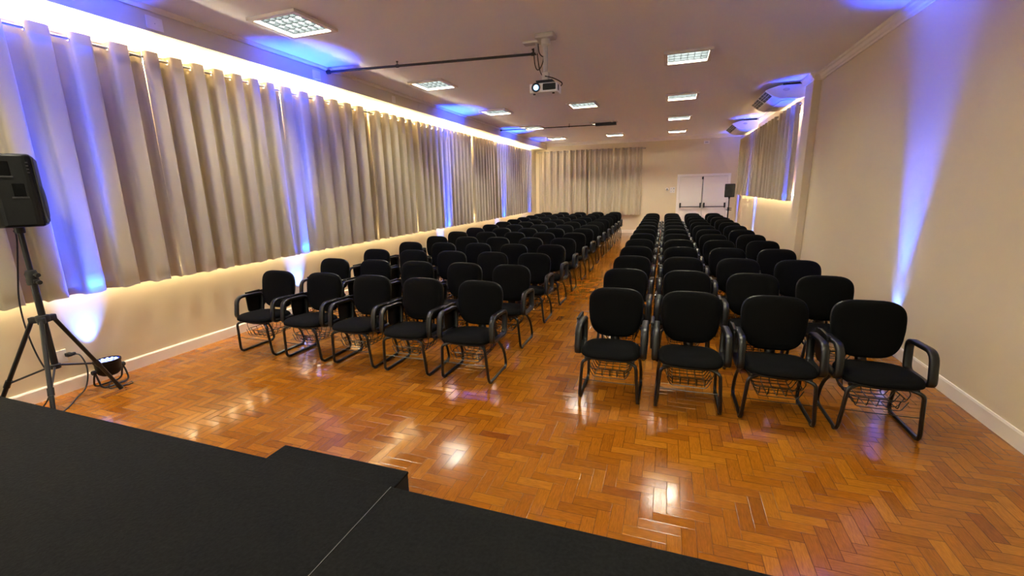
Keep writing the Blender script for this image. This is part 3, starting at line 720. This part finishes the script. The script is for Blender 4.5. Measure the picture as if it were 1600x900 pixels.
def rail(x0, y0, x1, y1, z, label, clips, r=.016):
    t = thing('cable_conduit', label, 'conduit', (x0, y0, z)); d = Vector((x1 - x0, y1 - y0, 0))
    obj('pipe', tube(B(), [(0, 0, 0), d * .5, d], r, 10), M_['dark'], t, True)
    for k in clips:
        bm = B(); q = d * k; tube(bm, [q - d.normalized() * .018, q + d.normalized() * .018], r + .006, 10); tube(bm, [q, q + Vector((0, 0, ZC - z))], .006, 8); tube(bm, [q + Vector((0, 0, ZC - z - .012)), q + Vector((0, 0, ZC - z))], .016, 10)
        obj('clip', bm, M_['dark'], t, True)
    bm = B(); tube(bm, [-d.normalized() * .0, d.normalized() * .05], r + .012, 10); obj('end_socket', bm, M_['dark'], t, True)
    return t
rail(BX + .002, 5.58, -1.70, 5.95, 3.44, 'long black cable pipe from left beam to the projector mount', (.36, .985))
rail(BX + .002, 12.6, -1.95, 12.85, 3.43, 'thin black cable pipe under the far part of the ceiling', (.37, .72), .013)
tag(obj('conduit_bracket', box(box(B(), -1.78, -1.545, 5.62, 5.74, 3.475, 3.5, .006), -1.63, -1.6, 5.66, 5.69, 3.36, 3.48, .004), M_['grey']), 'small pale bracket on ceiling beside the projector pole', 'bracket')
bm = B(); box(bm, -2.10, -1.42, 12.66, 13.0, 3.478, 3.5, .006); o = obj('ceiling_plate', bm, M_['grey']); tag(o, 'flat pale mounting plate on far ceiling with black cable tray', 'plate')
tag(obj('cable_tray', box(B(), -2.0, -1.44, 12.79, 12.91, 3.40, 3.478, .008), M_['dark']), 'black cable tray under the flat ceiling plate', 'cable tray')
bm = B(); zc = 3.44
for pts in ([(-1.62, 5.69, zc), (-1.60, 5.66, 3.30), (-1.56, 5.60, 3.14), (-1.50, 5.53, 3.06), (-1.487, 5.50, 3.05)],
            [(-1.66, 5.69, zc - .01), (-1.64, 5.66, 3.22), (-1.58, 5.6, 3.14), (-1.50, 5.53, 3.20), (-1.475, 5.50, 3.33)],
            [(-1.60, 5.68, 3.47), (-1.58, 5.64, 3.36), (-1.53, 5.58, 3.30), (-1.482, 5.505, 3.27)],
            [(-1.45, 5.43, 3.04), (-1.36, 5.46, 3.02), (-1.27, 5.50, 2.975), (-1.255, 5.505, 2.95), (-1.275, 5.50, 2.93)]):
    # smooth the cable
    P = [Vector(p) for p in pts]
    for _ in range(3):
        Q = [P[0]]
        for a_, c_ in zip(P, P[1:]): Q += [a_ * .75 + c_ * .25, a_ * .25 + c_ * .75]
        P = Q + [P[-1]]
    tube(bm, P, .0065, 6)
tag(obj('projector_cables', bm, M_['rubber'], None, True), 'black cables looping from pipe end to the projector', 'cable')

# ------------------------------------------------------------------ air conditioners
def aircon(loc, Ln, label):
    """local: wall at x=0, room side -x, runs along +y; origin under the ceiling"""
    t = thing('air_conditioner', label, 'air conditioner', loc)
    prof = [(0, -.05), (-.42, -.05), (-.50, -.07), (-.60, -.095), (-.65, -.125), (-.505, -.232), (-.40, -.275), (-.10, -.290), (0, -.27)]
    obj('casing', prism(B(), prof, 'y', 0, Ln, bev=.010), M_['acw'], t)
    # end cap seams and badge
    bm = B(); prism(bm, [(-.02, -.185), (-.30, -.19), (-.34, -.25), (-.10, -.275), (-.02, -.26)], 'y', -.006, .0); obj('end_panel', bm, M_['white'], t)
    bm = B(); lathe(bm, [(0, .004), (.05, .004), (.055, 0)], 24, Matrix.Translation((-.32, -.002, -.125)) @ Matrix.Rotation(PI / 2, 4, 'X') @ Matrix.Scale(.45, 4, (0, 1, 0))); o = obj('badge', bm, M_['grey'], t, True)
    for k in range(2):
        y0 = .06 + k * (Ln / 2 - .03); y1 = y0 + Ln / 2 - .10
        bm = B(); A = Vector((-.638, 0, -.1339)); C = Vector((-.525, 0, -.2172)); n = Vector((-.594, 0, -.804))
        q = [A + n * .003, C + n * .003]
        vs = [bm.verts.new((p.x, yy, p.z)) for yy in (y0, y1) for p in q] + [bm.verts.new((p.x - n.x * .012, yy, p.z - n.z * .012)) for yy in (y0, y1) for p in q]
        bmesh.ops.convex_hull(bm, input=vs); g = obj('air_outlet', bm, M_['dark'], t)
        bm = B()
        for f_ in (.3, .62):
            p = A.lerp(C, f_) + n * .006; tube(bm, [(p.x, y0 + .01, p.z), (p.x, y1 - .01, p.z)], .006, 6)
        for yy in (.33, .66):
            p0 = A + n * .006; p1 = C + n * .006; yv = y0 + (y1 - y0) * yy; tube(bm, [(p0.x, yv, p0.z), (p1.x, yv, p1.z)], .003, 5)
        o = obj('outlet_vanes', bm, M_['grey'], g, True)
    bm = B(); box(bm, -.36, -.14, .12, Ln - .12, -.295, -.283, .003); obj('intake_grille', bm, M_['white'], t)
    bm = B()
    for y in (.15, Ln - .15): box(bm, -.35, -.02, y - .02, y + .02, -.058, 0)
    obj('hanger', bm, M_['dark'], t)
    return t
aircon((2.19, 9.52, ZC), 1.55, 'white ceiling air conditioner beside the pilaster on right')
aircon((2.19, 14.1, ZC), 1.5, 'white ceiling air conditioner nearer the far corner on right')

# ------------------------------------------------------------------ small wall fittings
for k, (y, w_, lb) in enumerate(((3.27, .075, 'closest to the stage'), (5.36, .075, 'below the near cable pipe'), (7.22, .05, 'third from the stage'), (8.12, .055, 'fourth from the stage'), (10.2, .05, 'third from the far end'), (11.4, .05, 'second from the far end'), (12.45, .06, 'below the far cable pipe'))):
    t = thing('cover_plate', f'small square blank plate on left beam, {lb}', 'cover plate', (BX, y, 3.355), 0, 'blank plates along the left beam')
    bm = B(); box(bm, 0, .010, -w_, w_, -.058, .058, .004); obj('plate', bm, M_['beam' if k > 2 else 'trim'], t)
    bm = B()
    lathe(bm, [(0, .0022), (.004, .0022), (.005, 0)], 8, Matrix.Translation((.010, 0, 0)) @ Matrix.Rotation(PI / 2, 4, 'Y')); obj('screw', bm, M_['grey'], t)
t = thing('wall_outlet', 'white wall socket on left wall behind the tripod', 'socket', (XL, 2.215, .345))
bm = B(); box(bm, 0, .008, -.04, .04, -.06, .06, .003); obj('plate', bm, M_['white'], t)
tag(obj('power_plug', box(box(B(), XL + .008, XL + .055, 2.235, 2.275, .335, .37, .006), XL + .03, XL + .06, 2.24, 2.30, .338, .366, .008), M_['rubber']), 'black plug pushed into the left wall socket', 'plug')
def cable(label, pts, r=.006):
    P = [Vector(p) for p in pts]
    for _ in range(4):
        Q = [P[0]]
        for a_, c_ in zip(P, P[1:]): Q += [a_ * .75 + c_ * .25, a_ * .25 + c_ * .75]
        P = Q + [P[-1]]
    return tag(obj('power_cable', tube(B(), P, r, 6), M_['rubber'], None, True), label, 'cable')
cable('black cable curving from wall socket down to the floor', [(XL + .055, 2.29, .35), (XL + .10, 2.31, .34), (XL + .14, 2.32, .20), (XL + .17, 2.26, .03), (XL + .22, 2.16, .0065), (XL + .42, 2.0, .0065), (XL + .6, 1.75, .0065)])
cable('black cable hanging from near loudspeaker down behind the tripod', [(PX - .03, PY - .02, 1.52), (PX - .10, PY + .02, 1.48), (PX - .22, PY + .03, 1.25), (PX - .30, PY, .9), (PX - .27, PY + .01, .5), (PX - .20, PY + .05, .25), (PX - .26, PY - .02, .03), (PX - .3, PY - .12, .007)], .0055)
cable('thin black cable coiled under the blue uplight beside tripod', [(XU + .02, 2.45, .115), (XU + .12, 2.36, .06), (XU + .12, 2.34, .0065), (XU + .16, 2.44, .0065), (XU + .10, 2.55, .0065), (XU + .2, 2.50, .0065), (XU + .12, 2.40, .0065)], .004)
t = thing('junction_box', 'small white box high on far wall above the door', 'junction box', (1.18, YF, 3.25))
bm = B(); box(bm, -.095, .095, -.03, 0, -.055, .055, .008); obj('cover', bm, M_['trim'], t)
bm = B(); box(bm, -.05, .05, -.034, -.028, -.025, .025, .004); obj('window', bm, M_['grey'], t)
t = thing('control_knob', 'small round white dial on far wall left of door', 'dial', (-.07, YF, 1.64)); bm = B()
lathe(bm, [(0, .03), (.03, .03), (.05, .02), (.055, 0)], 18, Matrix.Rotation(PI / 2, 4, 'X')); obj('dial', bm, M_['white'], t, True)
bm = B(); box(bm, -.012, .012, -.036, -.028, -.03, .03, .003); obj('pointer', bm, M_['dark'], t)
for k, (x, z, lb) in enumerate(((.075, 1.66, 'upper left, beside the door'), (.165, 1.66, 'upper right, against door frame'), (.075, 1.555, 'lower left, beside the door'), (.165, 1.555, 'lower right, against door frame'))):
    t = thing('switch_plate', f'small white wall plate of four, {lb}', 'switch', (x, YF, z), 0, 'white plates beside the far door')
    bm = B(); box(bm, -.042, .042, -.012, 0, -.05, .05, .004); obj('plate', bm, M_['white'], t)
    bm = B(); box(bm, -.012, .012, -.017, -.011, -.02, .02, .003); obj('rocker', bm, M_['grey' if k != 1 else 'dark'], t)
